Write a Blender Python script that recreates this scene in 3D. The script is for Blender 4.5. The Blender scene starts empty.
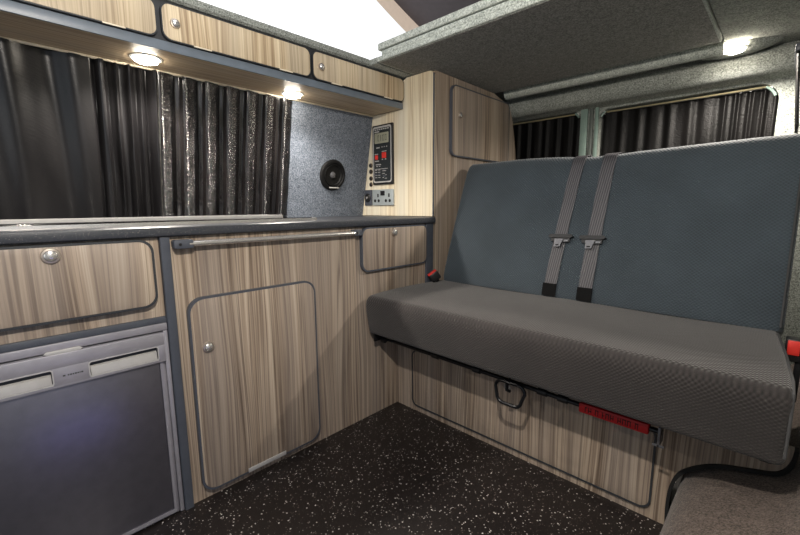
import bpy, bmesh, math, random
from mathutils import Vector, Matrix
random.seed(7)
scene = bpy.context.scene
COL = scene.collection

# ------------------------------------------------------------------ materials
def lin(c):
    r = []
    for v in c:
        v /= 255.0
        r.append(v / 12.92 if v <= 0.04045 else ((v + 0.055) / 1.055) ** 2.4)
    return (*r, 1.0)

class NT:
    def __init__(s, name):
        s.m = bpy.data.materials.new(name); s.m.use_nodes = True
        s.t = s.m.node_tree; s.b = s.t.nodes['Principled BSDF']
    def n(s, typ, **kw):
        nd = s.t.nodes.new(typ)
        for k, v in kw.items(): setattr(nd, k, v)
        return nd
    def put(s, sock, v):
        if isinstance(v, bpy.types.NodeSocket): s.t.links.new(v, sock)
        else: sock.default_value = v
    def math(s, op, a, b=None, c=None):
        nd = s.n('ShaderNodeMath', operation=op)
        s.put(nd.inputs[0], a)
        if b is not None: s.put(nd.inputs[1], b)
        if c is not None: s.put(nd.inputs[2], c)
        return nd.outputs[0]
    def pos(s):
        g = s.n('ShaderNodeNewGeometry'); sp = s.n('ShaderNodeSeparateXYZ')
        s.t.links.new(g.outputs['Position'], sp.inputs[0]); return g.outputs['Position'], sp.outputs
    def vec(s, x, y, z):
        nd = s.n('ShaderNodeCombineXYZ')
        for i, v in enumerate((x, y, z)): s.put(nd.inputs[i], v)
        return nd.outputs[0]
    def noise(s, v, scale=1, detail=2, rough=.5):
        nd = s.n('ShaderNodeTexNoise'); s.put(nd.inputs['Vector'], v)
        nd.inputs['Scale'].default_value = scale; nd.inputs['Detail'].default_value = detail
        nd.inputs['Roughness'].default_value = rough
        return nd.outputs['Fac']
    def ramp(s, f, stops):
        nd = s.n('ShaderNodeValToRGB'); s.put(nd.inputs[0], f)
        e = nd.color_ramp.elements
        while len(e) < len(stops): e.new(.5)
        for q, (p, c) in zip(e, stops): q.position = p; q.color = c if len(c) == 4 else (*c, 1)
        return nd.outputs[0]
    def mix(s, f, a, b, mode='MIX'):
        nd = s.n('ShaderNodeMix', data_type='RGBA', blend_type=mode)
        s.put(nd.inputs[0], f); s.put(nd.inputs[6], a); s.put(nd.inputs[7], b)
        return nd.outputs[2]
    def bump(s, h, strength=.3, dist=.002):
        nd = s.n('ShaderNodeBump'); nd.inputs['Strength'].default_value = strength
        nd.inputs['Distance'].default_value = dist; s.put(nd.inputs['Height'], h)
        s.t.links.new(nd.outputs[0], s.b.inputs['Normal'])
    def set(s, **kw):
        for k, v in kw.items(): s.put(s.b.inputs[k.replace('_', ' ')], v)

def plain(name, c, rough=.5, metal=0, spec=.5, emit=None, es=0):
    k = NT(name); k.set(Base_Color=lin(c), Roughness=rough, Metallic=metal)
    k.b.inputs['Specular IOR Level'].default_value = spec
    # a faint procedural unevenness so that nothing is perfectly flat
    p, _ = k.pos(); f = k.noise(p, 35, 2)
    k.set(Base_Color=k.mix(f, lin([v * .93 for v in c]), lin([min(255, v * 1.05) for v in c])))
    if emit: k.set(Emission_Color=lin(emit), Emission_Strength=es)
    return k.m

def wood(name, light, mid, dark, grain='v', rough=.42):
    k = NT(name); p, s = k.pos()
    if grain == 'v': u = k.math('ADD', s[0], s[1]); v = s[2]
    else: u = s[0]; v = s[1]
    w = k.noise(k.vec(k.math('MULTIPLY', u, 6.0), k.math('MULTIPLY', v, .85), 0.0), 1, 1)
    u2 = k.math('MULTIPLY_ADD', w, .075, u)
    fine = k.noise(k.vec(k.math('MULTIPLY', u2, 240.0), k.math('MULTIPLY', v, 2.2), 0.0), 1, 3)
    med = k.noise(k.vec(k.math('MULTIPLY', u2, 105.0), k.math('MULTIPLY', v, .6), 3.0), 1, 3)
    band = k.noise(k.vec(k.math('MULTIPLY', u2, 17.0), k.math('MULTIPLY', v, .25), 7.0), 1, 1)
    line = k.noise(k.vec(k.math('MULTIPLY', u2, 40.0), k.math('MULTIPLY', v, .4), 11.0), 1, 2)
    f = k.math('MULTIPLY_ADD', fine, .50, k.math('MULTIPLY_ADD', med, .45, k.math('MULTIPLY', band, .36)))
    c = k.ramp(f, [(.47, lin(dark)), (.63, lin(mid)), (.80, lin(light))])
    ridge = k.math('ABSOLUTE', k.math('SUBTRACT', line, .5))
    rf = k.ramp(ridge, [(0.0, (1, 1, 1, 1)), (.022, (.35, .35, .35, 1)), (.05, (0, 0, 0, 1))])
    c = k.mix(k.math('MULTIPLY', rf, .85), c, lin(dark))
    gn = k.noise(k.vec(k.math('MULTIPLY', u2, 9.0), k.math('MULTIPLY', v, .3), 21.0), 1, 1)
    c = k.mix(k.ramp(gn, [(.4, (0, 0, 0, 1)), (.62, (.5, .5, .5, 1))]), c, lin((mid[0] * .93, mid[1] * .97, mid[2] * 1.04)))
    k.set(Base_Color=c, Roughness=rough); k.b.inputs['Specular IOR Level'].default_value = .35
    k.bump(fine, .12, .0006)
    return k.m

def carpet(name, a, b, scale=190):
    k = NT(name); p, s = k.pos()
    f = k.noise(p, scale, 2, .75); g = k.noise(p, 38, 3, .6)
    h = k.math('MULTIPLY_ADD', f, .82, k.math('MULTIPLY', g, .18))
    k.set(Base_Color=k.ramp(h, [(.36, lin(a)), (.64, lin(b))]), Roughness=1.0)
    k.b.inputs['Specular IOR Level'].default_value = .08
    k.b.inputs['Sheen Weight'].default_value = .15
    k.bump(f, .55, .004)
    return k.m

def fabric(name, a, b, back=False):
    k = NT(name); p, s = k.pos()
    v = k.math('ADD', s[2], 0.0) if back else k.math('SUBTRACT', s[1], s[2])
    q = 2 * math.pi / .0122
    a1 = k.math('SINE', k.math('MULTIPLY', s[0], q))
    a2 = k.math('SINE', k.math('MULTIPLY', v, q * 1.2))
    h = k.math('MULTIPLY_ADD', k.math('MULTIPLY', a1, a2), .5, .5)
    n = k.noise(p, 700, 2); m = k.noise(p, 6, 2)
    f = k.math('MULTIPLY_ADD', h, .36, k.math('MULTIPLY_ADD', n, .35, k.math('MULTIPLY', m, .35)))
    k.set(Base_Color=k.ramp(f, [(.25, lin(a)), (.85, lin(b))]), Roughness=.85)
    k.b.inputs['Specular IOR Level'].default_value = .25
    k.b.inputs['Sheen Weight'].default_value = .2
    k.bump(h, .7, .0022)
    return k.m

def speckle(name, base, spots, scale, thr, rough, coat=0, b2=None):
    k = NT(name); p, s = k.pos()
    vo = k.n('ShaderNodeTexVoronoi'); vo.inputs['Scale'].default_value = scale
    k.t.links.new(p, vo.inputs['Vector'])
    sp = k.n('ShaderNodeSeparateColor'); k.t.links.new(vo.outputs['Color'], sp.inputs[0])
    on = k.math('LESS_THAN', vo.outputs['Distance'], k.math('MULTIPLY', sp.outputs[1], thr))
    on = k.math('MULTIPLY', on, k.math('GREATER_THAN', sp.outputs[0], .45))
    g = k.noise(p, 9, 3)
    bc = k.mix(g, lin(base), lin(b2 or base))
    c = k.mix(on, bc, k.ramp(sp.outputs[2], [(0, lin(spots[0])), (.6, lin(spots[1])), (1, lin(spots[2]))]))
    k.set(Base_Color=c, Roughness=rough)
    k.bump(k.noise(p, 300, 2), .25, .001)
    return k.m

def curtain_mat(name, a, b, rough, crinkle, spec=.5, mask=False):
    k = NT(name); p, s = k.pos()
    u = k.math('ADD', s[0], s[1])
    n = k.noise(k.vec(k.math('MULTIPLY', u, 14.0), k.math('MULTIPLY', s[2], 2.0), 0.0), 1, 2)
    k.set(Base_Color=k.ramp(n, [(.3, lin(a)), (.7, lin(b))]), Roughness=rough)
    k.b.inputs['Specular IOR Level'].default_value = spec
    c1 = k.noise(k.vec(k.math('MULTIPLY', u, 62.0), k.math('MULTIPLY', k.math('ADD', s[2], k.math('MULTIPLY', u, .5)), 150.0), 0.0), 1, 2, .6)
    if mask:      # the cloth is crinkled only along the crest of each fold
        fr = k.math('FRACT', k.math('MULTIPLY', k.math('SUBTRACT', s[1], .487), 6.6 / .547))
        c1 = k.math('MULTIPLY', c1, k.ramp(fr, [(.06, (0, 0, 0, 1)), (.18, (1, 1, 1, 1)), (.46, (1, 1, 1, 1)), (.58, (0, 0, 0, 1))]))
    k.bump(c1, crinkle, .022 if mask else .012)
    return k.m

M = {}
M['wood'] = wood('laminate_walnut', (188, 173, 155), (155, 138, 121), (90, 75, 64))
M['wood_front_lit'] = wood('laminate_front_lit', (240, 230, 206), (224, 211, 184), (190, 170, 140))  # laminate lightened to carry the lamp light on the tall front
M['wood_locker_lit'] = wood('laminate_locker_lit', (224, 208, 178), (198, 178, 147), (140, 116, 90))  # locker door laminate with its bright lighting mixed into the colour
M['carpet_under_bounce'] = carpet('carpet_under_bounce', (84, 84, 81), (156, 154, 148))  # albedo raised to stand in for light bounced up from below
M['wood_shelf'] = wood('laminate_shelf', (208, 190, 162), (182, 161, 132), (138, 115, 92), 'h')
M['trim'] = plain('grey_edge_trim', (72, 76, 85), .45)
M['trim_dark'] = plain('dark_edge_trim', (48, 50, 54), .5)
M['speaker_black'] = plain('speaker_black', (13, 13, 14), .65, spec=.25)
M['trim_light'] = plain('lit_grey_trim', (108, 118, 129), .4)  # locker trim, colour raised to show it lit
M['gap'] = plain('dark_gap', (14, 14, 15), .8)
M['carpet'] = carpet('grey_carpet', (86, 90, 86), (174, 178, 171))
M['carpet_blue'] = carpet('grey_blue_carpet', (66, 73, 84), (142, 150, 162))
M['carpet_dark'] = carpet('dark_carpet', (62, 62, 60), (118, 117, 112))
M['carpet_light'] = carpet('light_carpet', (118, 124, 118), (206, 211, 203))
M['carpet_brown'] = carpet('warm_carpet', (50, 44, 40), (106, 94, 87), 210)
M['fabric_seat'] = fabric('seat_weave', (30, 28, 28), (61, 56, 55))
M['fabric_back'] = fabric('back_weave', (46, 53, 58), (73, 83, 91), True)  # bluish tint of the light is put into the backrest colour
M['side_cloth'] = plain('plain_side_cloth', (62, 62, 63), .9)
M['worktop'] = speckle('worktop_granite', (50, 52, 57), ((70, 70, 74), (96, 94, 92), (130, 126, 120)), 420, .5, .38, b2=(56, 59, 66))
M['floor'] = speckle('speckled_vinyl', (20, 16, 15), ((84, 72, 68), (128, 120, 116), (205, 200, 195)), 165, .40, .42, b2=(31, 25, 24))
M['steel'] = plain('brushed_steel', (150, 148, 158), .36, .85)
M['steel_dark'] = plain('fridge_panel_steel', (132, 130, 140), .34, .85)
M['silver_plastic'] = plain('silver_plastic', (158, 156, 164), .40, .35)
M['silver_light'] = plain('silver_light', (188, 186, 184), .4, .2)
M['chrome'] = plain('chrome', (226, 222, 217), .22, .75)
M['knob'] = plain('satin_knob', (196, 184, 172), .32, .75)
M['black'] = plain('black_plastic', (20, 20, 22), .45)
M['black_metal'] = plain('black_metal', (24, 25, 28), .35, .4)
M['glass_lid'] = plain('black_glass_lid', (18, 18, 20), .08)
M['red'] = plain('red_plastic', (214, 52, 44), .45)
M['red_tape'] = plain('red_tape', (176, 16, 22), .55)
M['tape_mark'] = plain('tape_mark', (62, 6, 10), .7)
M['white'] = plain('white_plastic', (214, 214, 210), .5)
M['ivory'] = plain('ivory_hinge', (226, 214, 190), .5)
M['curtain'] = curtain_mat('satin_curtain', (11, 10, 12), (26, 25, 26), .34, .05, .45)
M['curtain_crinkle'] = curtain_mat('crinkled_curtain', (13, 12, 13), (32, 29, 29), .20, 1.0, 1.0, True)
M['curtain_rear'] = curtain_mat('rear_curtain', (8, 8, 8), (15, 14, 14), .45, .22, .12)
M['rail_gold'] = plain('curtain_rail', (198, 186, 148), .3, .7)
M['paint'] = plain('pale_green_paint', (122, 142, 134), .4)
M['paint2'] = plain('grey_paint', (88, 94, 90), .4)
M['window_glass'] = plain('dark_tinted_glass', (10, 14, 14), .06)
M['belt'] = plain('belt_webbing', (82, 80, 84), .6)
M['belt_dark'] = plain('belt_sleeve', (12, 12, 13), .8, spec=.15)
M['belt_metal'] = plain('belt_metal', (112, 112, 116), .4, .6)
M['canvas'] = plain('white_canvas', (242, 243, 244), .9, emit=(246, 250, 255), es=.9)  # glow stands in for daylight behind the cloth
M['canvas_edge'] = plain('beige_canvas_edge', (200, 184, 168), .9, emit=(220, 200, 182), es=.5)  # slight glow added to lift the border's shaded tone
M['roof'] = plain('roof_liner', (96, 90, 94), .95)
M['lamp'] = plain('lamp_glow', (255, 250, 240), .5, emit=(255, 244, 226), es=60)
M['panel_face'] = plain('panel_face', (40, 44, 46), .4)
M['lcd'] = plain('lcd_glass', (150, 150, 132), .3)
M['ink'] = plain('dark_ink', (58, 60, 56), .6)
M['socket'] = plain('brushed_socket', (178, 186, 188), .4, .4)
M['bronze'] = plain('bronze_button', (70, 56, 44), .4, .4)

# belt webbing ribs
def _ribs():
    k = NT('ribbed_webbing'); p, s = k.pos()
    u = k.math('ADD', s[0], k.math('MULTIPLY', s[2], -.09))
    h = k.math('SINE', k.math('MULTIPLY', u, 2 * math.pi / .0085))
    f = k.math('MULTIPLY_ADD', h, .5, .5)
    k.set(Base_Color=k.ramp(f, [(.1, lin((48, 47, 51))), (.9, lin((90, 88, 92)))]), Roughness=.55)
    k.bump(f, .4, .001); return k.m
M['belt'] = _ribs()

# ------------------------------------------------------------------ mesh helpers
def obj(name, bm, mat, parent=None, smooth=True, loc=None):
    """bm is authored in world coordinates; it is moved into the parent's frame."""
    off = Vector((0, 0, 0)); q = parent
    while q is not None: off += q.location; q = q.parent
    if loc is not None: off = Vector(loc)
    bmesh.ops.translate(bm, verts=bm.verts, vec=-off)
    bmesh.ops.recalc_face_normals(bm, faces=bm.faces)
    me = bpy.data.meshes.new(name); bm.to_mesh(me); bm.free()
    me.materials.append(M[mat] if isinstance(mat, str) else mat)
    if smooth:
        for p in me.polygons: p.use_smooth = True
        me.set_sharp_from_angle(angle=math.radians(38))
    o = bpy.data.objects.new(name, me); COL.objects.link(o)
    if parent is not None: o.parent = parent
    elif loc is not None: o.location = loc
    return o

def thing(name, label, cat, loc, group=None):
    o = bpy.data.objects.new(name, None); COL.objects.link(o); o.location = loc
    o.empty_display_size = .05
    return tag(o, label, cat, group)

def tag(o, label, cat, group=None):
    o['label'] = label; o['category'] = cat
    if group: o['group'] = group
    return o

def struct(name, bm, mat):
    o = obj(name, bm, mat); o['kind'] = 'structure'; return o

def merge(bm, other):
    me = bpy.data.meshes.new('tmp'); other.to_mesh(me); other.free()
    bm.from_mesh(me); bpy.data.meshes.remove(me); return bm

def box(x0, x1, y0, y1, z0, z1, bev=.0015, seg=2, bm=None):
    b = bmesh.new(); bmesh.ops.create_cube(b, size=1)
    for v in b.verts:
        v.co = Vector((x0 + (v.co.x + .5) * (x1 - x0), y0 + (v.co.y + .5) * (y1 - y0), z0 + (v.co.z + .5) * (z1 - z0)))
    if bev: bmesh.ops.bevel(b, geom=b.edges[:], offset=bev, segments=seg, affect='EDGES', profile=.5)
    return b if bm is None else merge(bm, b)

def rrect(a0, a1, b0, b1, r, n=7):
    pts = []
    for cx, cy, s in ((a1 - r, b1 - r, 0), (a0 + r, b1 - r, 90), (a0 + r, b0 + r, 180), (a1 - r, b0 + r, 270)):
        for i in range(n + 1):
            t = math.radians(s + 90 * i / n); pts.append((cx + r * math.cos(t), cy + r * math.sin(t)))
    return pts

def place(axis, d, a, b):
    return {'x': (d, a, b), 'y': (a, d, b), 'z': (a, b, d)}[axis]

def prism(pts, axis, d0, d1, bev=0, bm=None, seg=2):
    """extrude a 2D outline along an axis: x -> (y,z) outline, y -> (x,z), z -> (x,y)"""
    b = bmesh.new()
    A = [b.verts.new(place(axis, d0, *p)) for p in pts]; B = [b.verts.new(place(axis, d1, *p)) for p in pts]
    n = len(pts); b.faces.new(A); b.faces.new(B[::-1])
    for i in range(n): b.faces.new((A[i], B[i], B[(i + 1) % n], A[(i + 1) % n]))
    if bev:
        ed = [e for e in b.edges if all(v in A for v in e.verts) or all(v in B for v in e.verts)]
        bmesh.ops.recalc_face_normals(b, faces=b.faces)
        bmesh.ops.bevel(b, geom=ed, offset=bev, segments=seg, affect='EDGES', profile=.5)
    return b if bm is None else merge(bm, b)

def ring(outer, inner, axis, d0, d1, bm=None):
    b = bmesh.new(); n = len(outer)
    L = [[b.verts.new(place(axis, d, *p)) for p in q] for d in (d0, d1) for q in (outer, inner)]
    O0, I0, O1, I1 = L
    for i in range(n):
        j = (i + 1) % n
        b.faces.new((O0[i], O0[j], I0[j], I0[i])); b.faces.new((O1[i], I1[i], I1[j], O1[j]))
        b.faces.new((O0[i], O1[i], O1[j], O0[j])); b.faces.new((I0[i], I0[j], I1[j], I1[i]))
    return b if bm is None else merge(bm, b)

def tube(path, r, seg=10, closed=False, bm=None):
    b = bmesh.new(); P = [Vector(p) for p in path]; n = len(P); rings = []
    up = None
    for i in range(n):
        if closed: t = (P[(i + 1) % n] - P[i - 1])
        else: t = P[min(i + 1, n - 1)] - P[max(i - 1, 0)]
        t.normalize()
        if up is None: up = t.orthogonal().normalized()
        s = t.cross(up).normalized(); up = s.cross(t).normalized()
        rr = r[i] if isinstance(r, (list, tuple)) else r
        rings.append([b.verts.new(P[i] + rr * (math.cos(2 * math.pi * k / seg) * s + math.sin(2 * math.pi * k / seg) * up)) for k in range(seg)])
    for i in range(n if closed else n - 1):
        A, B = rings[i], rings[(i + 1) % n]
        for k in range(seg): b.faces.new((A[k], A[(k + 1) % seg], B[(k + 1) % seg], B[k]))
    if not closed: b.faces.new(rings[0][::-1]); b.faces.new(rings[-1])
    return b if bm is None else merge(bm, b)

def lathe(prof, center, direction, seg=28, bm=None):
    """prof: (radius, height) pairs turned about an axis through center"""
    b = bmesh.new(); D = Vector(direction).normalized(); S = D.orthogonal().normalized(); T = D.cross(S); C = Vector(center)
    R = []
    for r, h in prof:
        if r < 1e-6: R.append([b.verts.new(C + D * h)])
        else: R.append([b.verts.new(C + D * h + r * (math.cos(2 * math.pi * k / seg) * S + math.sin(2 * math.pi * k / seg) * T)) for k in range(seg)])
    for A, B in zip(R, R[1:]):
        for k in range(seg):
            j = (k + 1) % seg
            if len(A) == 1 and len(B) == 1: continue
            if len(A) == 1: b.faces.new((A[0], B[k], B[j]))
            elif len(B) == 1: b.faces.new((A[k], A[j], B[0]))
            else: b.faces.new((A[k], A[j], B[j], B[k]))
    return b if bm is None else merge(bm, b)

def arc(cx, cy, r, a0, a1, n=8):
    return [(cx + r * math.cos(math.radians(a0 + (a1 - a0) * i / n)), cy + r * math.sin(math.radians(a0 + (a1 - a0) * i / n))) for i in range(n + 1)]

def knob(center, direction, parent, r=.017):
    k = obj('knob', lathe([(r, 0), (r, .004), (r * .93, .0065), (r * .72, .0072)], center, direction), 'knob', parent)
    obj('push_button', lathe([(r * .68, .004), (r * .68, .009), (r * .5, .0115), (0, .0125)], center, direction), 'chrome', k)
    return k

def panel_door(name, y0, y1, z0, z1, x, r, parent, mat='wood', th=.016, edge='trim', ew=.006):
    """rounded laminate door with a grey plastic edge standing proud of the carcass"""
    d = obj(name, prism(rrect(y0 + ew, y1 - ew, z0 + ew, z1 - ew, r - ew * .5), 'x', x, x + th, .0015), mat, parent)
    obj('edge_strip', ring(rrect(y0, y1, z0, z1, r), rrect(y0 + ew, y1 - ew, z0 + ew, z1 - ew, r - ew * .5), 'x', x, x + th - .001), edge, d)
    return d

# ------------------------------------------------------------------ the setting
YF = -1.0
struct('floor', box(-.55, 1.45, YF, 2.5, -.03, 0, 0), 'floor')
def xw(z): return -.425 - .19 * (1.40 - z)          # the leaning van side
struct('wall_left', prism([(xw(0) - .03, 0), (xw(1.6) - .03, 1.6), (xw(1.6) - .08, 1.6), (xw(0) - .08, 0)], 'y', YF, 2.5), 'carpet_dark')
# carpeted side panel between the window and the tall cabinet
b = prism([(xw(.872) - .029, .872), (xw(1.41) - .029, 1.41), (xw(1.41) + .004, 1.41), (xw(.872) + .004, .872)], 'y', 1.035, 1.529, .004)
struct('trim_1', b, 'carpet_blue')
def xr(z): return 1.36 if z < .8 else 1.36 - .085 * (z - .8)
struct('wall_right', prism([(1.36, 0), (1.36, .8), (1.29, 1.62), (1.36, 1.62), (1.42, .8), (1.42, 0)], 'y', .60, 2.5), 'carpet')   # left open ahead of it for the added side fill
# rear wall with two window openings
def holed(y0, y1, X0, X1, Z0, Z1, holes):
    b = bmesh.new()
    xs = [X0] + [v for h in holes for v in (h[0], h[1])] + [X1]
    def q(a0, a1, c0, c1): box(a0, a1, y0, y1, c0, c1, 0, bm=b)
    for i in range(0, len(xs), 2): q(xs[i], xs[i + 1], Z0, Z1)
    for h in holes: q(h[0], h[1], Z0, h[2]); q(h[0], h[1], h[3], Z1)
    return b
HL = (-.30, .352, .95, 1.455); HR = (.455, 1.178, .95, 1.442)
b = holed(2.42, 2.48, -.5, 1.45, 0, 1.7, [HL, HR])
# rounded upper corner fillets of the openings
def fillet(cx, cz, sx, r):
    pts = [(cx, cz)] + [(cx - sx * r + sx * r * math.cos(math.radians(t)), cz - r + r * math.sin(math.radians(t))) for t in range(0, 91, 10)]
    return prism(pts, 'y', 2.4205, 2.4795)
merge(b, fillet(HR[1], HR[3], 1, .075)); merge(b, fillet(HR[0], HR[3], -1, .045)); merge(b, fillet(HL[1], HL[3], 1, .045))
struct('wall_rear', b, 'carpet')
for i, h in enumerate((HL, HR)):
    w = struct('window_%d' % (i + 1), box(h[0] - .01, h[1] + .01, 2.481, 2.487, h[2] - .01, h[3] + .01, 0), 'window_glass')
    f = obj('window_frame', ring(rrect(h[0] - .03, h[1] + .03, h[2] - .03, h[3] + .03, .06), rrect(h[0] + .012, h[1] - .012, h[2] + .012, h[3] - .012, .06), 'y', 2.4801, 2.5), 'black', w)
    for cx, sx, r in (((h[1], 1, .055 if i == 0 else .085),) + (((h[0], -1, .055),) if i else ())):
        pts = [(cx - sx * r + sx * (r - .006) * math.cos(math.radians(t)), 2.418, h[3] - r + (r - .006) * math.sin(math.radians(t))) for t in range(20, 70, 10)]
        obj('corner_seal', tube(pts, .0055, 8), 'paint', w)
# painted door edges between the rear windows
for i, (a, c, m) in enumerate(((.357, .395, 'paint'), (.405, .424, 'paint2'), (.434, .452, 'paint'))):
    struct('trim_%d' % (i + 2), box(a, c, 2.405, 2.4195, .9, 1.462, .003), m)
# carpeted header over the rear windows: a lower roll and an upper lip
pts = [(2.4195, 1.452)] + arc(2.345, 1.512, .052, -75, -255, 12)[0:] + [(2.33, 1.57), (2.4195, 1.60)]
struct('trim_5', prism(pts, 'x', -.07, 1.29), 'carpet')
lip = [(2.32, 1.60), (2.32, 1.590), (2.25, 1.565)] + arc(2.185, 1.566, .034, -40, -220, 12) + [(2.15, 1.605)]
struct('trim_6', prism(lip, 'x', .012, 1.0), 'carpet_light')
# light pod at the right end of the header
def pod():
    b = bmesh.new(); bmesh.ops.create_uvsphere(b, u_segments=32, v_segments=16, radius=1)
    for v in b.verts:
        c = v.co; v.co = Vector((1.03 + .15 * c.x, 2.25 + .085 * c.y, 1.577 + .042 * c.z))
    return b
struct('trim_7', pod(), 'carpet')
# ceiling: right hand strip, rear strip, left liner over the tall cabinet
b = box(1.004, 1.40, YF, 2.5, 1.566, 1.64, .004)
struct('ceiling', b, 'carpet')
struct('trim_8', box(-.5, 1.003, 2.12, 2.5, 1.606, 1.64, 0), 'carpet_dark')
struct('trim_9', box(-.5, -.135, 1.3, 2.119, 1.5575, 1.586, .006), 'carpet')
# carpeted rim of the roof opening above the lockers
b = prism([(-.5, 1.557), (-.192, 1.557), (-.184, 1.564), (-.184, 1.58), (-.192, 1.588), (-.5, 1.588)], 'y', YF, 1.299, .0)
struct('trim_10', b, 'carpet')

# wheel arch bulging out of the right hand wall, carpeted
arch = [(1.104, 0), (1.101, .06), (1.106, .120), (1.122, .166), (1.156, .202), (1.202, .228), (1.25, .242), (1.300, .262), (1.330, .290), (1.359, .32), (1.359, 0)]
b = prism(arch, 'y', .62, 2.2, .02, seg=4)
for v in b.verts: pass
tag(obj('wheel_arch', b, 'carpet_brown', loc=(1.23, 1.4, 0)), 'brown-grey carpeted wheel arch bulging from right wall under the bench', 'wheel arch')

# raised pop-top roof
def rz(y): return 2.034 - .365 * (y - 1.686)
cv = thing('pop_top_canvas', 'bright white canvas side of the raised roof above the lockers', 'canvas', (-.4, .6, 1.588))
b = bmesh.new()
N = 40
def canvas_pts(lo, hi):
    b = bmesh.new(); rows = []
    for i in range(N + 1):
        y = YF + (2.3 - YF) * i / N
        rows.append([b.verts.new((-.40 + .006 * math.sin(y * 9 + z * 4), y, z)) for z in (lo(y), (lo(y) + hi(y)) / 2, hi(y))])
    for A, B in zip(rows, rows[1:]):
        for k in range(2): b.faces.new((A[k], A[k + 1], B[k + 1], B[k]))
    return b
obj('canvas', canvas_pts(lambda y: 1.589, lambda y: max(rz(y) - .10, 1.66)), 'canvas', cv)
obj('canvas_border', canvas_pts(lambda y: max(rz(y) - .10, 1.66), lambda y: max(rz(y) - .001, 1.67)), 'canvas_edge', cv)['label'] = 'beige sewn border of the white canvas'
b = prism([(YF, rz(YF)), (2.3, rz(2.3)), (2.3, rz(2.3) + .05), (YF, rz(YF) + .05)], 'x', -.42, 1.4)
tag(obj('pop_top_roof', b, 'roof', loc=(.5, .6, 2.3)), 'dark grey underside of the raised pop-top roof above the bed boards', 'roof')

# ------------------------------------------------------------------ kitchen, left unit around the fridge
k1 = thing('kitchen_cabinet', 'wood-effect cabinet housing the silver fridge, with one wide flap above', 'cabinet', (-.22, .1, 0))
YL = -.80
b = box(-.016, 0, -.118 - .02, .329, .617, .8405, 0)
obj('face_panel', b, 'wood', k1)
obj('side_panel', box(-.45, -.02, -.16, -.145, 0, .8405, 0), 'wood', k1)
obj('side_panel', box(-.45, -.02, .33, .345, 0, .8405, 0), 'wood', k1)
obj('shelf_strip', box(-.40, .008, -.138, .3295, .599, .6165, .0015), 'trim', k1)
obj('post', prism(rrect(-.019, .012, .330, .3555, .004, 3), 'z', 0, .8405), 'trim', k1)['label'] = 'grey corner post right of the fridge'
d = panel_door('flap', -.13, .312, .650, .838, .0005, .034, k1, edge='trim_dark')
knob((.0165, .098, .812), (1, 0, 0), d, .0185)
obj('hinge_strip', box(.0165, .0185, .14, .235, .6515, .656, 0), 'trim_dark', d)

# plain cabinet that carries on to the left of the frame
k0 = thing('kitchen_cabinet', 'wood-effect end cabinet left of the silver fridge, with one knobbed door', 'cabinet', (-.22, -.48, 0))
obj('face_panel', box(-.45, 0, YL, -.165, 0, .8405, .001), 'wood', k0)
d = panel_door('door', -.77, -.20, .06, .80, .0005, .04, k0); knob((.0165, -.25, .6), (1, 0, 0), d)

# ------------------------------------------------------------------ kitchen, right unit
k2 = thing('kitchen_cabinet', 'long wood-effect cabinet right of fridge with tall door and chrome rail', 'cabinet', (-.22, .95, 0))
obj('face_panel', box(-.45, 0, .3565, 1.4735, 0, .8405, 0), 'wood', k2)
obj('post', prism(rrect(-.03, .008, 1.4745, 1.5285, .004, 3), 'z', 0, .8405), 'trim', k2)
d = panel_door('door', .384, .826, .024, .656, .0005, .045, k2)
knob((.0165, .432, .501), (1, 0, 0), d)
obj('vent_strip', box(.0168, .0195, .530, .672, .0265, .0415, .0008), 'silver_light', d)['label'] = 'pale hinge strip at foot of the door'
d = panel_door('flap', 1.058, 1.4725, .652, .838, .0005, .034, k2)
knob((.0165, 1.245, .812), (1, 0, 0), d)
r = obj('rail', tube([(.022, .40, .8195), (.022, 1.03, .8185)], .0085, 14), 'chrome', k2)
r['label'] = 'chrome rail under the worktop'
for y0, y1 in ((.360, .412), (1.012, 1.05)):
    bb = prism(rrect(y0, y1, .807, .832, .006, 4), 'x', .0005, .030, .002)
    obj('bracket', bb, 'trim', r)
    obj('screw', lathe([(.004, 0), (.004, .0015), (0, .002)], (.030, (y0 * .7 + y1 * .3), .8195), (1, 0, 0), 12), 'black', r)

# worktop and glass lid over hob and sink
w = [(-.53, .842), (.014, .842), (.019, .846), (.021, .857), (.019, .868), (.012, .872), (-.53, .872)]
tag(obj('worktop', prism(w, 'y', YL, 1.528), 'worktop', loc=(-.22, .4, .842)), 'dark speckled worktop running along the kitchen cabinets', 'worktop')
h = thing('hob_cover', 'low black glass hob and sink cover with chrome rims on the worktop', 'hob cover', (-.2, .3, .872))
obj('chrome_rim', ring(rrect(-.37, -.03, -.55, .885, .02), rrect(-.355, -.045, -.535, .87, .012), 'z', .8722, .8815), 'chrome', h)
obj('glass_lid', prism(rrect(-.356, -.046, -.536, .869, .011), 'z', .8725, .884, .001), 'glass_lid', h)
obj('rear_rim', ring(rrect(-.365, -.2, -.545, .84, .02), rrect(-.357, -.208, -.537, .832, .014), 'z', .8841, .8915), 'silver_light', h)

# ------------------------------------------------------------------ fridge
f = thing('fridge', 'silver compact fridge with two recessed handles built in under the flap', 'fridge', (-.2, .107, 0))
FY0, FY1 = -.115, .3285
obj('housing', box(-.44, -.012, FY0 + .01, FY1 - .006, .002, .594, .002), 'black', f)
obj('frame_top', box(-.011, .010, FY0, FY1, .5775, .5985, .0025), 'silver_plastic', f)
obj('frame_side', box(-.011, .008, .3165, FY1, .002, .5768, .0025), 'silver_plastic', f)
obj('frame_side', box(-.011, .008, FY0, -.103, .002, .5768, .0025), 'silver_plastic', f)
fd = obj('door', box(-.010, .004, -.102, .3158, .004, .5735, .002), 'silver_plastic', f)
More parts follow.
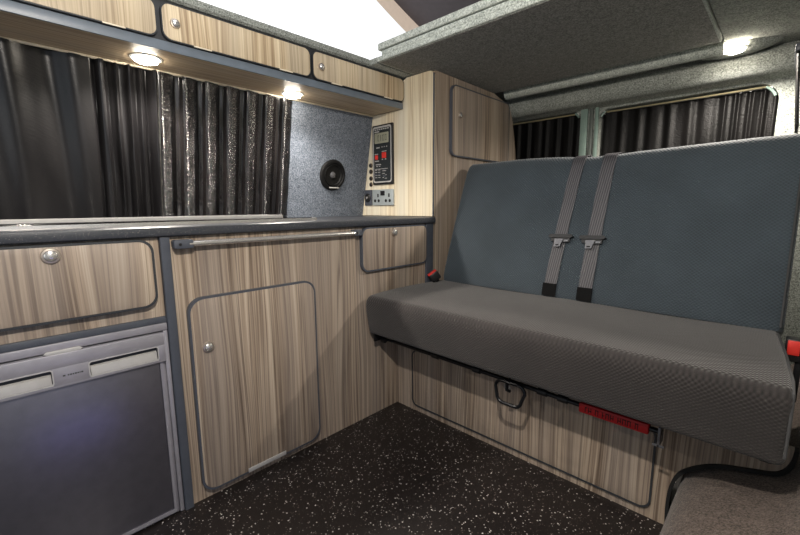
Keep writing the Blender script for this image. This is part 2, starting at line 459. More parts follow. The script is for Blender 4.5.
# raised upper fascia with two handle openings
def fascia():
    y0, y1 = -.102, .3158; b = bmesh.new()
    R = ((-.083, .071), (.143, .297))
    box(.0042, .018, y0, y1, .536, .5735, .003, bm=b)
    box(.0042, .0178, y0, y1, .489, .4985, .002, bm=b)
    box(.0042, .0179, y0, R[0][0], .494, .540, .001, bm=b)
    box(.0042, .0179, R[0][1], R[1][0], .494, .540, .001, bm=b)
    box(.0042, .0179, R[1][1], y1, .494, .540, .001, bm=b)
    return b
fs = obj('fascia', fascia(), 'silver_plastic', fd)
for y0, y1 in ((-.083, .071), (.143, .297)):
    obj('handle_recess', box(.0045, .006, y0, y1, .4985, .536, 0), 'trim_dark', fd)
    obj('handle', prism([(.0062, .4988), (.0165, .4988), (.0172, .503), (.0135, .521), (.0062, .524)], 'y', y0 + .002, y1 - .002, .001), 'silver_light', fd)['label'] = 'pale silver grip in the handle recess'
    obj('recess_lip', ring(rrect(y0 - .002, y1 + .002, .4965, .538, .006, 4), rrect(y0 + .0005, y1 - .0005, .499, .5355, .005, 4), 'x', .0179, .0192), 'silver_light', fd)
# fine maker's mark, too small to read
b = bmesh.new(); yy = .090
for wd in (.005, 0, .003, .004, .003, .004, .003, .002, .004):
    if wd: box(.0178, .01815, yy, yy + wd, .5150, .5185, 0, bm=b)
    yy += (wd or .002) + .0012
obj('maker_mark', b, 'ink', fd)
obj('lower_panel', box(.0042, .0085, -.088, .3005, .022, .4865, .0015), 'steel_dark', fd)
obj('door_border', ring(rrect(-.0945, .3075, .012, .4885, .006, 3), rrect(-.0885, .3010, .021, .4870, .004, 3), 'x', .0041, .0105), 'silver_plastic', fd)
obj('latch', prism([(.060, .5765), (.072, .5722), (.122, .5722), (.136, .5765), (.128, .5815), (.066, .5815)], 'x', .0105, .0165, .001), 'silver_light', f)

# ------------------------------------------------------------------ overhead locker
ol = thing('overhead_locker', 'long wood-effect overhead locker with three flap doors above the curtains', 'locker', (-.3, .4, 1.41))
b = box(-.42, -.2005, YL, 1.5285, 1.415, 1.5565, 0)
obj('carcass', b, 'trim_dark', ol)
obj('bottom_shelf', box(-.418, -.202, YL, 1.528, 1.4095, 1.4148, 0), 'wood_shelf', ol)
obj('front_trim', box(-.2015, -.1955, YL, 1.5285, 1.408, 1.4365, .0012), 'trim_light', ol)
obj('rear_batten', box(-.4225, -.412, YL, 1.528, 1.403, 1.4094, .001), 'ivory', ol)
for i, (y0, y1, ky) in enumerate(((-.42, .4315, -.36), (.4445, .980, .482), (.9905, 1.5265, 1.03))):
    d = panel_door('door', y0, y1, 1.4385, 1.5475, -.2003, .026, ol, mat='wood_locker_lit', edge='trim_dark', ew=.003)
    knob((-.1843, ky, 1.491), (1, 0, 0), d, .0145)
    for hy in (y0 + .09, y1 - .14):
        obj('hinge', box(-.186, -.1805, hy, hy + .055, 1.4365, 1.4405, .0005), 'ivory', d)
# locker carries on left of the frame
d = panel_door('door', -.79, -.433, 1.4385, 1.5475, -.2003, .026, ol, mat='wood_locker_lit', edge='trim_dark', ew=.003)

# recessed lamps
def downlight(loc, label, r=.040):
    t = thing('downlight', label, 'light', loc, 'lit round downlights')
    x, y, z = loc
    obj('bezel', lathe([(r * 1.18, 0), (r * 1.18, -.002), (r * 1.02, -.004), (r * .96, -.003), (r * .96, 0)], loc, (0, 0, 1)), 'white', t)
    obj('lens', lathe([(r * .95, -.001), (r * .93, -.006), (r * .8, -.012), (r * .45, -.017), (0, -.019)], loc, (0, 0, 1)), 'lamp', t)
    return t
downlight((-.315, .428, 1.4094), 'lit round downlight under the locker, above the left curtain gather')
downlight((-.345, .990, 1.4094), 'lit round downlight under the locker, near the carpeted speaker panel')
downlight((1.033, 2.19, 1.546), 'lit round downlight in rear header above the bench right end', .036)

# ------------------------------------------------------------------ tall cabinet
tc = thing('tall_cabinet', 'tall wood-effect cabinet between worktop end and bench, door at top', 'cabinet', (-.25, 1.88, 0))
fp = [(-.524, .8745), (-.002, .8745), (-.002, 1.535), (-.012, 1.550), (-.03, 1.553), (-.17, 1.553), (-.196, 1.543), (-.206, 1.528), (-.206, 1.44), (-.206, 1.4085), (-.425, 1.4085)]
obj('front_panel', prism(fp, 'y', 1.530, 1.546), 'wood_front_lit', tc)['label'] = 'front panel carrying the control panel, lamp-lit tone in its colour'
sp = [(1.547, 0), (2.345, 0), (2.345, 1.20), (2.335, 1.25), (2.312, 1.34), (2.285, 1.43), (2.255, 1.49), (2.17, 1.525), (2.06, 1.548), (1.547, 1.553)]
obj('side_panel', prism(sp, 'x', -.016, 0), 'wood', tc)
obj('lower_side', box(-.016, 0, 1.530, 1.5465, 0, .8405, 0), 'wood', tc)
obj('corner_trim', prism(rrect(-.0015, .0035, 1.5285, 1.5375, .0015, 3), 'z', .8745, 1.540), 'trim', tc)
d = panel_door('door', 1.656, 2.222, 1.172, 1.515, .0005, .035, tc)
knob((.0165, 1.722, 1.376), (1, 0, 0), d, .0145)

# ---------------- control panel etc. on the lit-toned front panel (faces -y, at y=1.53)
YP = 1.5298
cp = thing('control_panel', 'black leisure control panel with small display and red keys', 'control panel', (-.34, YP, 1.04))
X0, X1, Z0, Z1 = -.420, -.262, 1.042, 1.354
obj('housing', prism(rrect(X0, X1, Z0, Z1, .006), 'y', YP, YP - .010, .002), 'black', cp)
obj('faceplate', prism(rrect(X0 + .008, X1 - .008, Z0 + .010, Z1 - .008, .012), 'y', YP - .0101, YP - .0118), 'panel_face', cp)
obj('outline', ring(rrect(X0 + .008, X1 - .008, Z0 + .010, Z1 - .008, .014), rrect(X0 + .014, X1 - .014, Z0 + .017, Z1 - .017, .011), 'y', YP - .0119, YP - .0128), 'silver_light', cp)
dsp = obj('display', prism(rrect(-.398, -.290, 1.258, 1.312, .004), 'y', YP - .0119, YP - .0135, .0008), 'lcd', cp)
b = bmesh.new()
for x, wd in ((-.372, .010), (-.350, .004), (-.336, .012), (-.316, .012)):
    ring(rrect(x, x + wd, 1.270, 1.300, .001, 2), rrect(x + .0025, x + wd - .0015, 1.2725, 1.2975, .0005, 2), 'y', YP - .0136, YP - .0139, bm=b)
obj('digits', b, 'ink', dsp)
b = bmesh.new()
def dash(x0, x1, z0, z1): obj('marking', box(x0, x1, YP - .0131, YP - .0119, z0, z1, 0), 'silver_light', cp)
for x in range(7): dash(-.396 + x * .016, -.385 + x * .016, 1.327, 1.333)
dash(-.398, -.362, 1.316, 1.3225)
dash(-.385, -.360, 1.2335, 1.239)
for x in (-.343, -.326, -.307): dash(x, x + .005, 1.236, 1.241)
dash(-.398, -.372, 1.2015, 1.2055); dash(-.343, -.307, 1.2135, 1.217)
dash(-.398, -.366, 1.1645, 1.1695); dash(-.343, -.334, 1.1715, 1.176); dash(-.320, -.309, 1.1715, 1.176)
dash(-.392, -.350, 1.146, 1.1505); dash(-.388, -.376, 1.137, 1.141); dash(-.366, -.356, 1.137, 1.141)
for z in (1.118, 1.106, 1.090, 1.078): 
    dash(-.397, -.381, z, z + .0035); dash(-.372, -.357, z, z + .0035)
dash(-.397, -.30, 1.1235, 1.126)
dash(-.342, -.312, 1.112, 1.1145); dash(-.340, -.322, 1.098, 1.101); dash(-.318, -.308, 1.090, 1.093); dash(-.338, -.330, 1.076, 1.080); dash(-.322, -.306, 1.072, 1.075)
for x0, x1, z0, z1 in ((-.395, -.373, 1.1745, 1.1975), (-.341, -.309, 1.1795, 1.2095)):
    obj('red_key', prism(rrect(x0, x1, z0, z1, .003, 4), 'y', YP - .0119, YP - .0155, .001), 'red', cp)
for x, z in ((-.390, 1.096), (-.364, 1.096), (-.326, 1.120), (-.326, 1.086)):
    obj('key', prism(rrect(x - .008, x + .008, z - .004, z + .004, .002, 3), 'y', YP - .0119, YP - .0142, .0008), 'trim', cp)

for i, (z, w) in enumerate(((1.149, 'topmost'), (1.116, 'second from the top'), (1.079, 'third from the top'), (1.046, 'lowest'))):
    t = thing('push_button', 'small dark round button left of control panel, %s of four' % w, 'button', (-.444, YP, z - .012), 'four round buttons beside the control panel')
    obj('bezel', lathe([(.0125, 0), (.0125, .004), (.0105, .006), (.009, .005), (.009, 0)], (-.444, YP, z), (0, -1, 0), 20), 'bronze', t)
    obj('cap', lathe([(.0085, 0), (.0085, .008), (.006, .0105), (0, .011)], (-.444, YP, z), (0, -1, 0), 20), 'black', t)

so = thing('double_socket', 'brushed metal double mains socket below the control panel', 'socket', (-.345, YP, .930))
obj('faceplate', prism(rrect(-.428, -.262, .930, 1.016, .004), 'y', YP, YP - .009, .002), 'socket', so)
for cx in (-.388, -.302):
    obj('switch_slot', box(cx + .002, cx + .012, YP - .0100, YP - .0088, .974, .993, .0005), 'gap', so)
    for dx in (-.017, .013): obj('pin_slot', lathe([(.0085, 0), (.0085, .0008), (0, .0009)], (cx + dx, YP - .0092, .955), (0, -1, 0), 14), 'gap', so)
for x in (-.352, -.335):
    obj('rocker_switch', box(x - .0075, x + .0075, YP - .0125, YP - .0088, .983, 1.008, .0012), 'black', so)
t = thing('power_outlet', 'grey round low-voltage outlet left of the mains socket', 'socket', (-.466, YP, .930))
obj('faceplate', prism(rrect(-.494, -.436, .930, 1.016, .004), 'y', YP, YP - .008, .002), 'trim', t)
obj('cover', lathe([(.024, 0), (.024, .004), (.019, .007), (.012, .006), (.0, .003)], (-.466, YP - .0081, .973), (0, -1, 0), 24), 'black', t)
obj('contact', lathe([(.007, .004), (.007, .010), (0, .011)], (-.466, YP - .0081, .973), (0, -1, 0), 16), 'chrome', t)

# speaker on the carpeted panel
zc = 1.088; wn = Vector((1, 0, -.19)).normalized(); sc = Vector((xw(zc) + .0045, 1.288, zc))
s = thing('speaker', 'round black speaker on the grey carpeted panel below the locker', 'speaker', sc)
obj('rim', lathe([(.078, 0), (.080, .006), (.074, .014), (.064, .016), (.060, .010)], sc, wn, 40), 'speaker_black', s)
obj('cone', lathe([(.0605, .010), (.045, .005), (.020, .0035), (.016, .004)], sc, wn, 40), 'speaker_black', s)
obj('dust_cap', lathe([(.017, .0035), (.015, .010), (.008, .014), (0, .015)], sc, wn, 24), 'belt_metal', s)['label'] = 'silver grey dust cap'
obj('surround', lathe([(.058, .008), (.053, .0135), (.048, .007)], sc, wn, 40), 'speaker_black', s)
lw = sc + Vector((.014, 0, -.066))
obj('badge', box(lw.x - .002, lw.x + .002, lw.y - .03, lw.y + .03, lw.z - .003, lw.z + .003, .0005), 'silver_light', s)

# ------------------------------------------------------------------ curtains
def curtain(name, y0, y1, z0, z1, fold, label, mat, ny, amp, axis='x', base=None, loc=None):
    b = bmesh.new(); nz = 26; rows = []
    for j in range(nz + 1):
        t = j / nz; z = z0 + (z1 - z0) * t; row = []
        for i in range(ny + 1):
            u = i / ny; y = y0 + (y1 - y0) * u
            o = fold(u, t) * amp
            row.append(b.verts.new((base(z) + o, y, z) if axis == 'x' else (y, base(z) - o, z)))
        rows.append(row)
    for A, B in zip(rows, rows[1:]):
        for i in range(ny): b.faces.new((A[i], A[i + 1], B[i + 1], B[i]))
    return tag(obj(name, b, mat, loc=loc), label, 'curtain')
cb = lambda z: xw(z) + .004
def foldA(u, t):
    # loose broad folds on the left, tight gathers at the right hand end
    p = 2 * math.pi * (7.5 * u + 26 * max(0, u - .85))
    return (.55 * math.sin(p + .5 * math.sin(3.1 * t + 5 * u)) + .3 * math.sin(p * .43 + 1 + t * .8) + .12 * math.sin(p * 2.3 + t * 2)) * (.8 + .2 * t)
curtain('curtain', -.80, .484, .884, 1.404, foldA, 'black satin curtain behind the hob, left of the two, loosely folded', 'curtain', 420, .024, base=cb, loc=(-.47, -.15, .884))
def foldB(u, t):
    f = (6.6 * u + .012 * math.sin(5 * t + 9 * u)) % 1.0
    P = ((0, 0), (.10, .0015), (.55, -.0065), (.72, -.022), (.88, -.020), (1.0, 0))
    for (a, p), (c, q) in zip(P, P[1:]):
        if f <= c:
            e = (f - a) / (c - a)
            if c > .56: e = e * e * (3 - 2 * e)
            return p + (q - p) * e + .0016 * math.sin(23 * t + 40 * u)
    return 0
curtain('curtain', .487, 1.034, .884, 1.404, foldB, 'shiny crinkled black curtain beside the speaker panel, right of the two', 'curtain_crinkle', 420, 1.0, base=lambda z: cb(z) + .012, loc=(-.47, .76, .884))
def foldC(u, t):
    p = 2 * math.pi * 7.5 * u; return .7 * math.sin(p + .3 * math.sin(5 * t)) + .25 * math.sin(p * 1.7 + 1)
curtain('curtain', -.13, .345, .98, 1.437, foldC, 'black curtain in smaller rear window beside the tall cabinet', 'curtain_rear', 200, .006, 'y', base=lambda z: 2.452, loc=(.1, 2.45, .98))
def foldD(u, t):
    q = u + 1.2 * max(0, u - .74) ** 1.0
    p = 2 * math.pi * 9.5 * q; return .7 * math.sin(p + .3 * math.sin(4 * t + 6 * u)) + .25 * math.sin(p * 1.7 + 1)
curtain('curtain', .468, 1.172, .98, 1.424, foldD, 'black curtain in wider rear window above the bench right half', 'curtain_rear', 300, .006, 'y', base=lambda z: 2.452, loc=(.82, 2.45, .98))
for x0, x1, z, lab in ((-.10, .335, 1.441, 'thin pale curtain rail of the smaller rear window'), (.475, 1.150, 1.428, 'thin pale curtain rail of the wider rear window')):
    t = thing('curtain_rail', lab, 'curtain rail', ((x0 + x1) / 2, 2.43, z))
    obj('rod', tube([(x0, 2.432, z), ((x0 + x1) / 2, 2.431, z - .001), (x1, 2.432, z)], .0045, 8), 'rail_gold', t)
    obj('end_bracket', box(x0 - .004, x0 + .004, 2.424, 2.44, z - .012, z + .008, .001), 'white', t)
    obj('end_bracket', box(x1 - .004, x1 + .004, 2.424, 2.44, z - .012, z + .008, .001), 'white', t)
# side curtain at the far right edge
t = thing('side_curtain', 'black side window curtain with grey top tab, far right edge', 'curtain', (1.23, 2.15, 1.20))
b = bmesh.new(); rows = []
for j in range(9):
    z = 1.20 + .25 * j / 8
    rows.append([b.verts.new((1.224 + (1.45 - z) * .09 + .005 * math.sin(i * 1.1), 2.0 + .30 * i / 30, z)) for i in range(31)])
for A, B in zip(rows, rows[1:]):
    for i in range(30): b.faces.new((A[i], A[i + 1], B[i + 1], B[i]))
obj('cloth', b, 'curtain_rear', t)
obj('top_tab', box(1.2165, 1.2335, 1.997, 2.303, 1.442, 1.466, .003), 'trim', t)

# ------------------------------------------------------------------ bench seat
BX0, BX1 = .018, 1.302
bs = thing('upholstered_bench', 'grey upholstered two-person bench seat with reclined backrest', 'bench', (.65, 1.4, .30))
def cushion(profile, x0, x1, r, seg=5, cross=0):
    """extruded (y,z) profile along x with rounded ends, many slices so that it can be puffed"""
    b = bmesh.new(); rings = []
    cy = sum(p[0] for p in profile) / len(profile); cz = sum(p[1] for p in profile) / len(profile)
    xs = [(x0 + r * (1 - math.cos(math.radians(90 * i / seg))), r * (1 - math.sin(math.radians(90 * i / seg)))) for i in range(seg + 1)]
    mid = [(x0 + r + (x1 - x0 - 2 * r) * i / 24, 0) for i in range(1, 24)]
    xs = xs + mid + [(x0 + x1 - a, d) for a, d in xs[::-1]]
    n = len(profile)
    def inset(d):
        out = []
        for i in range(n):
            p = Vector(profile[i]); a = Vector(profile[i - 1]); c = Vector(profile[(i + 1) % n])
            e1 = (p - a).normalized(); e2 = (c - p).normalized(); nn = Vector((-(e1 + e2).y, (e1 + e2).x))
            nn = nn.normalized() if nn.length else nn
            out.append(p + nn * d)
        return out
    area = sum(profile[i][0] * profile[(i + 1) % n][1] - profile[(i + 1) % n][0] * profile[i][1] for i in range(n))
    sg = 1 if area > 0 else -1
    for x, d in xs: rings.append([b.verts.new((x, q.x, q.y)) for q in inset(d * sg)])
    for A, B in zip(rings, rings[1:]):
        for i in range(n): b.faces.new((A[i], A[(i + 1) % n], B[(i + 1) % n], B[i]))
    b.faces.new(rings[0]); b.faces.new(rings[-1][::-1])
    return b
seat_prof = []
seat_prof += [(1.105, .392)] + arc(1.098, .410, .018, 250, 180, 4) + [(1.072, .45), (1.064, .49), (1.063, .515)]
seat_prof += arc(1.100, .520, .036, 175, 95, 8) + [(1.16, .560), (1.25, .5625), (1.35, .5615), (1.45, .559), (1.55, .555), (1.64, .552), (1.66, .53), (1.66, .41), (1.64, .392), (1.40, .392), (1.25, .392)]
b = cushion(seat_prof, BX0, BX1, .016)
for v in b.verts:
    if v.co.z < .47: v.co.z -= .003 + .007 * (v.co.x - BX0)
for v in b.verts:      # shallow hollow where people sit
    if v.co.x > 1.15: v.co.x -= .068 * max(0, v.co.y - 1.12) * min(1, (v.co.x - 1.15) / .12)
    if v.co.z > .53 and 1.1 < v.co.y < 1.6:
        v.co.z -= .006 * (1 - math.cos(4 * math.pi * (v.co.x - BX0) / (BX1 - BX0))) * .5
st = obj('seat', b, 'fabric_seat', bs)
obj('piping', tube([(1.299, 1.072, .41), (1.299, 1.066, .50), (1.299, 1.080, .545), (1.297, 1.12, .559), (1.286, 1.30, .561), (1.269, 1.54, .555)], .0028, 8), 'side_cloth', st)
def bkp(t, o):           # along the backrest: t 0 bottom to 1 top, o out of the plane
    d = Vector((.195, .575)).normalized(); nrm = Vector((-d.y, d.x))
    p = Vector((1.565, .548)) + d * (t * .628) + nrm * o
    return (p.x, p.y)
bp = [bkp(0, -.10), bkp(0, -.02), bkp(.012, -.004), bkp(.05, .006), bkp(.25, .011), bkp(.5, .011), bkp(.75, .008), bkp(.90, .002), bkp(.955, -.008), bkp(.985, -.025), bkp(1, -.05), bkp(.995, -.085), bkp(.96, -.105), bkp(.5, -.11)]
b = cushion(bp, .030, 1.280, .020)
for v in b.verts:
    tt = (v.co.z - .55) / .58
    v.co.x += .012 * max(0, tt) * max(0, 1 - (v.co.x - .035) / .3)
    if v.co.z > 1.0: v.co.z += .010 * max(0, min(1, (.62 - v.co.x) / .3))
    if v.co.z > 1.0: v.co.z += .012 * max(0, min(1, (v.co.x - .75) / .4))
    if v.co.z > 1.05: v.co.z += -.006 * math.exp(-((v.co.x - .66) / .10) ** 2) + .004 * math.exp(-((v.co.x - .42) / .2) ** 2)
bk = obj('backrest', b, 'fabric_back', bs)
obj('piping', tube([(1.272, bkp(t, o)[0], bkp(t, o)[1]) for t, o in ((.03, .002), (.25, .010), (.5, .010), (.75, .007), (.92, -.002))], .003, 8), 'side_cloth', bk)
# black steel frame under the cushion, pull bar with loop handle
obj('frame', box(.04, 1.28, 1.20, 1.262, .352, .372, .002), 'black_metal', bs)
obj('frame_side', box(.03, .0395, 1.10, 1.262, .352, .388, .001), 'black_metal', bs)
obj('frame_side', box(1.262, 1.284, 1.14, 1.262, .355, .372, .002), 'black_metal', bs)
pb = obj('pull_bar', tube([(.09, 1.17, .345), (.30, 1.17, .342), (1.075, 1.17, .331)], .0075, 10), 'black_metal', bs)
obj('pivot', lathe([(.012, 0), (.014, .006), (.009, .022), (0, .024)], (.045, 1.14, .352), (1, -.2, 0), 14), 'black', pb)
obj('pivot_arm', tube([(.05, 1.16, .37), (.052, 1.15, .352), (.09, 1.17, .345)], .006, 8), 'black_metal', pb)
hx0, hx1 = .600, .694
loop = [(p[0], 1.150 + (0.0 if p[1] > .3 else -.006), p[1]) for p in rrect(hx0, hx1, .266, .340, .024, 5)]
loop = [(x + (.010 if z > .31 else -.004) * (1 if x > .637 else -1) * .6, y, z) for x, y, z in loop]
hd = obj('handle', tube(loop, .0058, 8, closed=True), 'black_metal', pb); hd['label'] = 'black loop handle'
obj('handle_hook', tube([(.638, 1.168, .346), (.636, 1.150, .332), (.636, 1.150, .312), (.642, 1.160, .306)], .006, 8), 'black_metal', pb)
for x in (.30, .49, .735, .80): obj('clip', tube([(x, 1.17, .346 - .0142 * x), (x + .03, 1.17, .346 - .0142 * x)], .0115, 10), 'black', pb)
obj('catch_plate', lathe([(.0, 0), (.014, .001), (.014, .003), (0, .0035)], (.575, 1.2683, .262), (0, -1, 0), 16), 'chrome', pb)
rt = obj('red_sleeve', box(.866, 1.046, 1.157, 1.183, .317, .3465, .004), 'red_tape', pb); rt['label'] = 'red tape sleeve with dark lettering'
b = bmesh.new(); x = .884
random.seed(3)
while x < 1.02:
    wd = random.choice((.006, .008, .009))
    zz = random.choice((0, .002))
    box(x, x + .0022, 1.1562, 1.1572, .3235, .3395, 0, bm=b)
    box(x, x + wd, 1.1562, 1.1572, .3370 - zz * 4, .3395 - zz * 4, 0, bm=b)
    if wd > .006: box(x + wd - .002, x + wd, 1.1562, 1.1572, .3235 + zz, .3395, 0, bm=b)
    x += wd + random.choice((.003, .003, .010))
obj('lettering', b, 'tape_mark', rt)
obj('end_pin', tube([(1.047, 1.17, .331), (1.067, 1.17, .331)], .0045, 8), 'chrome', pb)
obj('end_bracket', box(1.068, 1.074, 1.150, 1.195, .298, .351, .001), 'belt_metal', pb)
obj('end_bracket_foot', box(1.058, 1.084, 1.150, 1.153, .298, .304, .0005), 'belt_metal', pb)

# wooden base box under the bench
bb = thing('storage_box', 'wood-effect storage box below the bench seat, scooped around the wheel arch', 'storage box', (.55, 1.28, 0))
def smooth(P, n=5):
    out = []
    for i in range(len(P) - 1):
        a, b_, c, d_ = (Vector(P[max(i - 1, 0)]), Vector(P[i]), Vector(P[i + 1]), Vector(P[min(i + 2, len(P) - 1)]))
        for k in range(n):
            t = k / n; v = .5 * ((2 * b_) + (c - a) * t + (2 * a - 5 * b_ + 4 * c - d_) * t * t + (3 * b_ - a - 3 * c + d_) * t ** 3)
            out.append((v.x, v.y))
    return out + [tuple(P[-1])]
cut = [(1.088, 0), (1.084, .06), (1.088, .128), (1.105, .180), (1.143, .218), (1.190, .245), (1.25, .262), (1.296, .276), (1.316, .305), (1.322, .343), (0.002, .343), (.002, 0)]
cut = smooth(cut[:10]) + cut[10:]
obj('panel', prism(cut, 'y', 1.274, 1.292), 'wood', bb)
edge = cut[:46]
e2 = [(1.0975, 0), (1.0925, .06), (1.0965, .126), (1.1125, .174), (1.149, .2095), (1.193, .2365), (1.252, .2535), (1.301, .268), (1.324, .300), (1.330, .343)]
e2 = smooth(e2)
b = prism(edge + e2[::-1], 'y', 1.266, 1.293)
obj('scoop_edging', b, 'gap', bb)['label'] = 'black edging round the scoop'
ha = obj('hatch', prism(rrect(.104, 1.043, .031, .286, .028), 'y', 1.2685, 1.2738, .001), 'wood', bb)
obj('edge_strip', ring(rrect(.099, 1.048, .026, .291, .033), rrect(.1045, 1.0425, .0315, .2855, .0275), 'y', 1.2668, 1.2739), 'trim_dark', ha)
obj('top_rail', box(.012, 1.30, 1.2925, 1.60, .325, .343, 0), 'wood', bb)

# seat belts lying on the backrest, each with its tongue
def seat_belt(xt, xb, xm, label):
    t = thing('seat_belt', label, 'seat belt', ((xt + xb) / 2, 1.62, .56), 'grey lap and shoulder belts on the bench backrest')
    b = bmesh.new(); L = []
    path = [(.018, .0085), (.10, .0135), (.25, .0165), (.40, .0165), (.6, .0150), (.8, .0115), (.90, .0075), (.955, .001), (.985, -.018), (1.008, -.045), (1.006, -.085), (.95, -.115)]
    for tt, o in path:
        y, z = bkp(tt, o); dz = 0
        if z > 1.05: dz = -.006 * math.exp(-((xt - .66) / .10) ** 2) + .004 * math.exp(-((xt - .42) / .2) ** 2) + .003
        x = xb + (xt - xb) * min(tt, 1)
        y2, z2 = bkp(tt, o - .0016) if tt < .97 else (y, z - .0016)
        L.append([b.verts.new(q) for q in ((x - .025, y, z + dz), (x + .025, y, z + dz), (x + .025, y2, z2 + dz), (x - .025, y2, z2 + dz))])
    for A, B in zip(L, L[1:]):
        for k in range(4): b.faces.new((A[k], A[(k + 1) % 4], B[(k + 1) % 4], B[k]))
    b.faces.new(L[0]); b.faces.new(L[-1])
    obj('webbing', b, 'belt', t)
    # black sleeve at the foot
    b = bmesh.new()
    P = [bkp(.014, .010), bkp(.095, .0165), bkp(.095, .012), bkp(.014, .006)]
    merge(b, prism(P, 'x', xb - .0275, xb + .0275)); obj('sleeve', b, 'belt_dark', t)
    # tongue
    x = xb + (xt - xb) * .41 + xm
    def plate(pts, o0, o1, name, mat, par, bev=.001):
        b = bmesh.new(); V0, V1 = [], []
        for px, tt in pts:
            y, z = bkp(tt, o0); V0.append(b.verts.new((x + px * 1.2, y, z))); y, z = bkp(tt, o1); V1.append(b.verts.new((x + px * 1.2, y, z)))
        n = len(pts); b.faces.new(V0); b.faces.new(V1[::-1])
        for i in range(n): b.faces.new((V0[i], V0[(i + 1) % n], V1[(i + 1) % n], V1[i]))
        return obj(name, b, mat, par)
    tg = plate([(-.040, .402), (-.036, .418), (.036, .422), (.042, .408), (.034, .399), (-.034, .395)], .014, .030, 'tongue', 'black', t)
    plate([(-.032, .394), (.032, .398), (.032, .372), (.010, .368), (-.010, .366), (-.030, .374)], .0205, .026, 'tongue_frame', 'black', tg)
    plate([(-.018, .388), (.012, .391), (.006, .358), (.004, .338), (-.016, .336), (-.016, .356)], .0265, .0295, 'tongue_blade', 'belt_metal', tg)
    plate([(-.011, .352), (0.000, .353), (-.001, .345), (-.011, .344)], .0296, .0300, 'blade_slot', 'gap', tg)
    plate([(.013, .385), (.029, .386), (.027, .374), (.014, .373)], .0265, .028, 'tongue_clip', 'belt_metal', tg)
    return t
seat_belt(.606, .584, .004, 'left-hand grey seat belt on the backrest, nearer the tall cabinet')
seat_belt(.724, .722, -.004, 'right-hand grey seat belt on the backrest, nearer the wheel arch')

def buckle(loc, label, yaw, tilt):
    t = thing('seat_belt_buckle', label, 'buckle', loc)
    a = obj('casing', box(-.014, .014, -.026, .022, -.020, .022, .005, 3), 'black', None)
    c = obj('red_button', box(-.0105, .0105, -.0275, .020, .0195, .0285, .002), 'red', None)
    s2 = obj('stalk', box(-.006, .006, -.012, .006, -.028, -.019, .001), 'black_metal', None)
    for o in (a, c, s2): o.parent = t
    t.rotation_euler = (math.radians(tilt), 0, math.radians(yaw))
    return t
buckle((.050, 1.492, .586), 'black buckle with pink-red button at bench left end', -35, 35)
b2 = thing('seat_belt_buckle', 'black buckle with orange-red button at bench right end', 'buckle', (1.302, 1.44, .52))
obj('casing', box(1.284, 1.318, 1.425, 1.46, .512, .574, .005, 3), 'black', b2)
obj('red_button', box(1.288, 1.312, 1.419, 1.426, .532, .570, .002), 'red', b2)
obj('stalk', box(1.306, 1.320, 1.438, 1.450, .40, .511, .002), 'black_metal', b2)

# ------------------------------------------------------------------ stack of roof bed boards
BD = ((1.556, 1.578, -.126, 1.288, 'lowest', 'carpet_light'), (1.5805, 1.602, -.106, 1.297, 'middle', 'carpet_light'), (1.605, 1.634, -.124, 1.292, 'topmost', 'carpet_light'))
for z0, z1, x0, yf, lab, mt in BD:
    b = box(x0, 1.0, yf, 2.10, z0, z1, .0045, 3)
    o = obj('bed_board', b, mt, loc=(.44, 1.7, z0))
    if lab == 'lowest':
        # carpet under the lowest board, bounced light put into its colour
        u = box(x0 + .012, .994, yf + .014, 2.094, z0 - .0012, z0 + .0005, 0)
        q = obj('underside', u, 'carpet_under_bounce', o); q['label'] = 'carpet underside with bounced light in its colour'
    tag(o, 'grey carpeted bed board under the raised roof, %s of the stack of three' % lab, 'board', 'stacked roof bed boards')

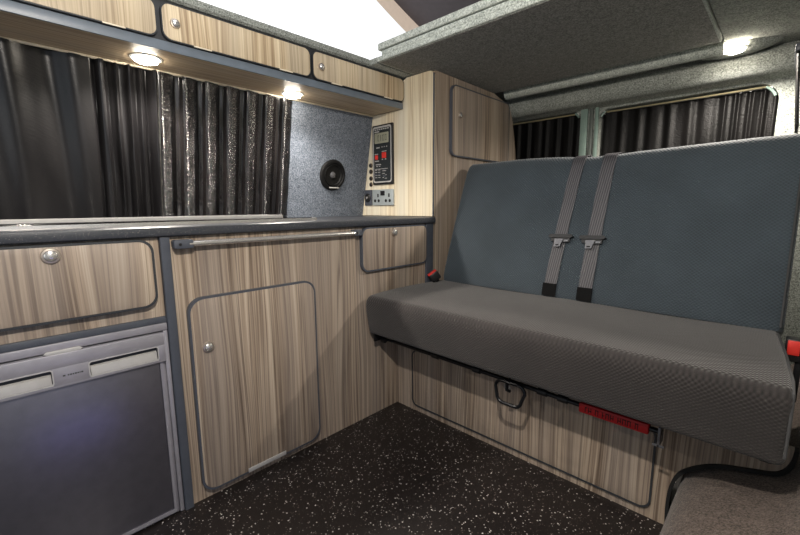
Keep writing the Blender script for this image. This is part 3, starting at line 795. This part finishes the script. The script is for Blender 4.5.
# ------------------------------------------------------------------ light
def point(name, loc, power, color, r=.03, spot=None):
    l = bpy.data.lights.new(name, 'SPOT' if spot else 'POINT'); l.energy = power; l.color = color; l.shadow_soft_size = r
    if spot: l.spot_size = math.radians(spot); l.spot_blend = .6
    o = bpy.data.objects.new(name, l); o.location = loc; COL.objects.link(o); return o
warm = (1, .92, .82)
def spot(name, loc, power, deg=150):
    o = point(name, loc, power, warm, .03, deg); return o
spot('lamp_locker_front', (-.28, .428, 1.36), 27, 160)
spot('lamp_locker_rear', (-.25, .990, 1.36), 13, 150)
spot('lamp_header', (1.033, 2.16, 1.50), 48, 168)
spot('lamp_locker_far', (-.28, -.3, 1.36), 22, 160)
point('lamp_ceiling_right', (1.06, .10, 1.50), 58, warm, .018)
def area(name, loc, target, sx, sy, power, color):
    l = bpy.data.lights.new(name, 'AREA'); l.shape = 'RECTANGLE'; l.size = sx; l.size_y = sy; l.energy = power; l.color = color
    o = bpy.data.objects.new(name, l); o.location = loc; COL.objects.link(o)
    o.rotation_euler = (Vector(target) - Vector(loc)).to_track_quat('-Z', 'Y').to_euler(); return o
area('pop_top_fill', (.45, .35, 2.1), (.40, .65, 0), .9, 1.2, 6, (.96, .98, 1))  # area light added under the closed roof, standing in for daylight through canvas
area('cab_fill', (.6, -1.6, .9), (.5, 1.8, 1.5), 1.3, .9, 4, (.84, .92, 1))  # added soft fill from the unseen cab, aimed slightly upward
area('side_fill', (2.1, -.1, 1.1), (0, .4, 1.3), 1.2, 1.0, 2, (.92, .96, 1))  # added fill from outside, evens out the kitchen front and lockers
area('fridge_violet_fill', (1.40, .22, .06), (0, .15, .30), .7, .09, .38, (.30, .26, 1))  # added unseen lamp that gives the fridge a violet reflection
w = bpy.data.worlds.new('World'); scene.world = w; w.use_nodes = True
bg = w.node_tree.nodes['Background']; bg.inputs[0].default_value = (.75, .82, .9, 1); bg.inputs[1].default_value = .24

# ------------------------------------------------------------------ camera
yaw, pitch, roll = math.radians(44.02), math.radians(8.631), math.radians(-.367)
F = Vector((-math.sin(yaw) * math.cos(pitch), math.cos(yaw) * math.cos(pitch), -math.sin(pitch)))
R = Vector((math.cos(yaw), math.sin(yaw), 0)); U = R.cross(F)
R, U = R * math.cos(roll) + U * math.sin(roll), U * math.cos(roll) - R * math.sin(roll)
cam = bpy.data.cameras.new('Camera'); cam.sensor_width = 36; cam.lens = 398.16 / 800 * 36; cam.clip_start = .02
co = bpy.data.objects.new('Camera', cam); COL.objects.link(co)
co.matrix_world = Matrix(((R.x, U.x, -F.x, 1.2537), (R.y, U.y, -F.y, 0), (R.z, U.z, -F.z, .92), (0, 0, 0, 1)))
scene.camera = co
scene.view_settings.view_transform = 'Standard'
scene.view_settings.exposure = 0
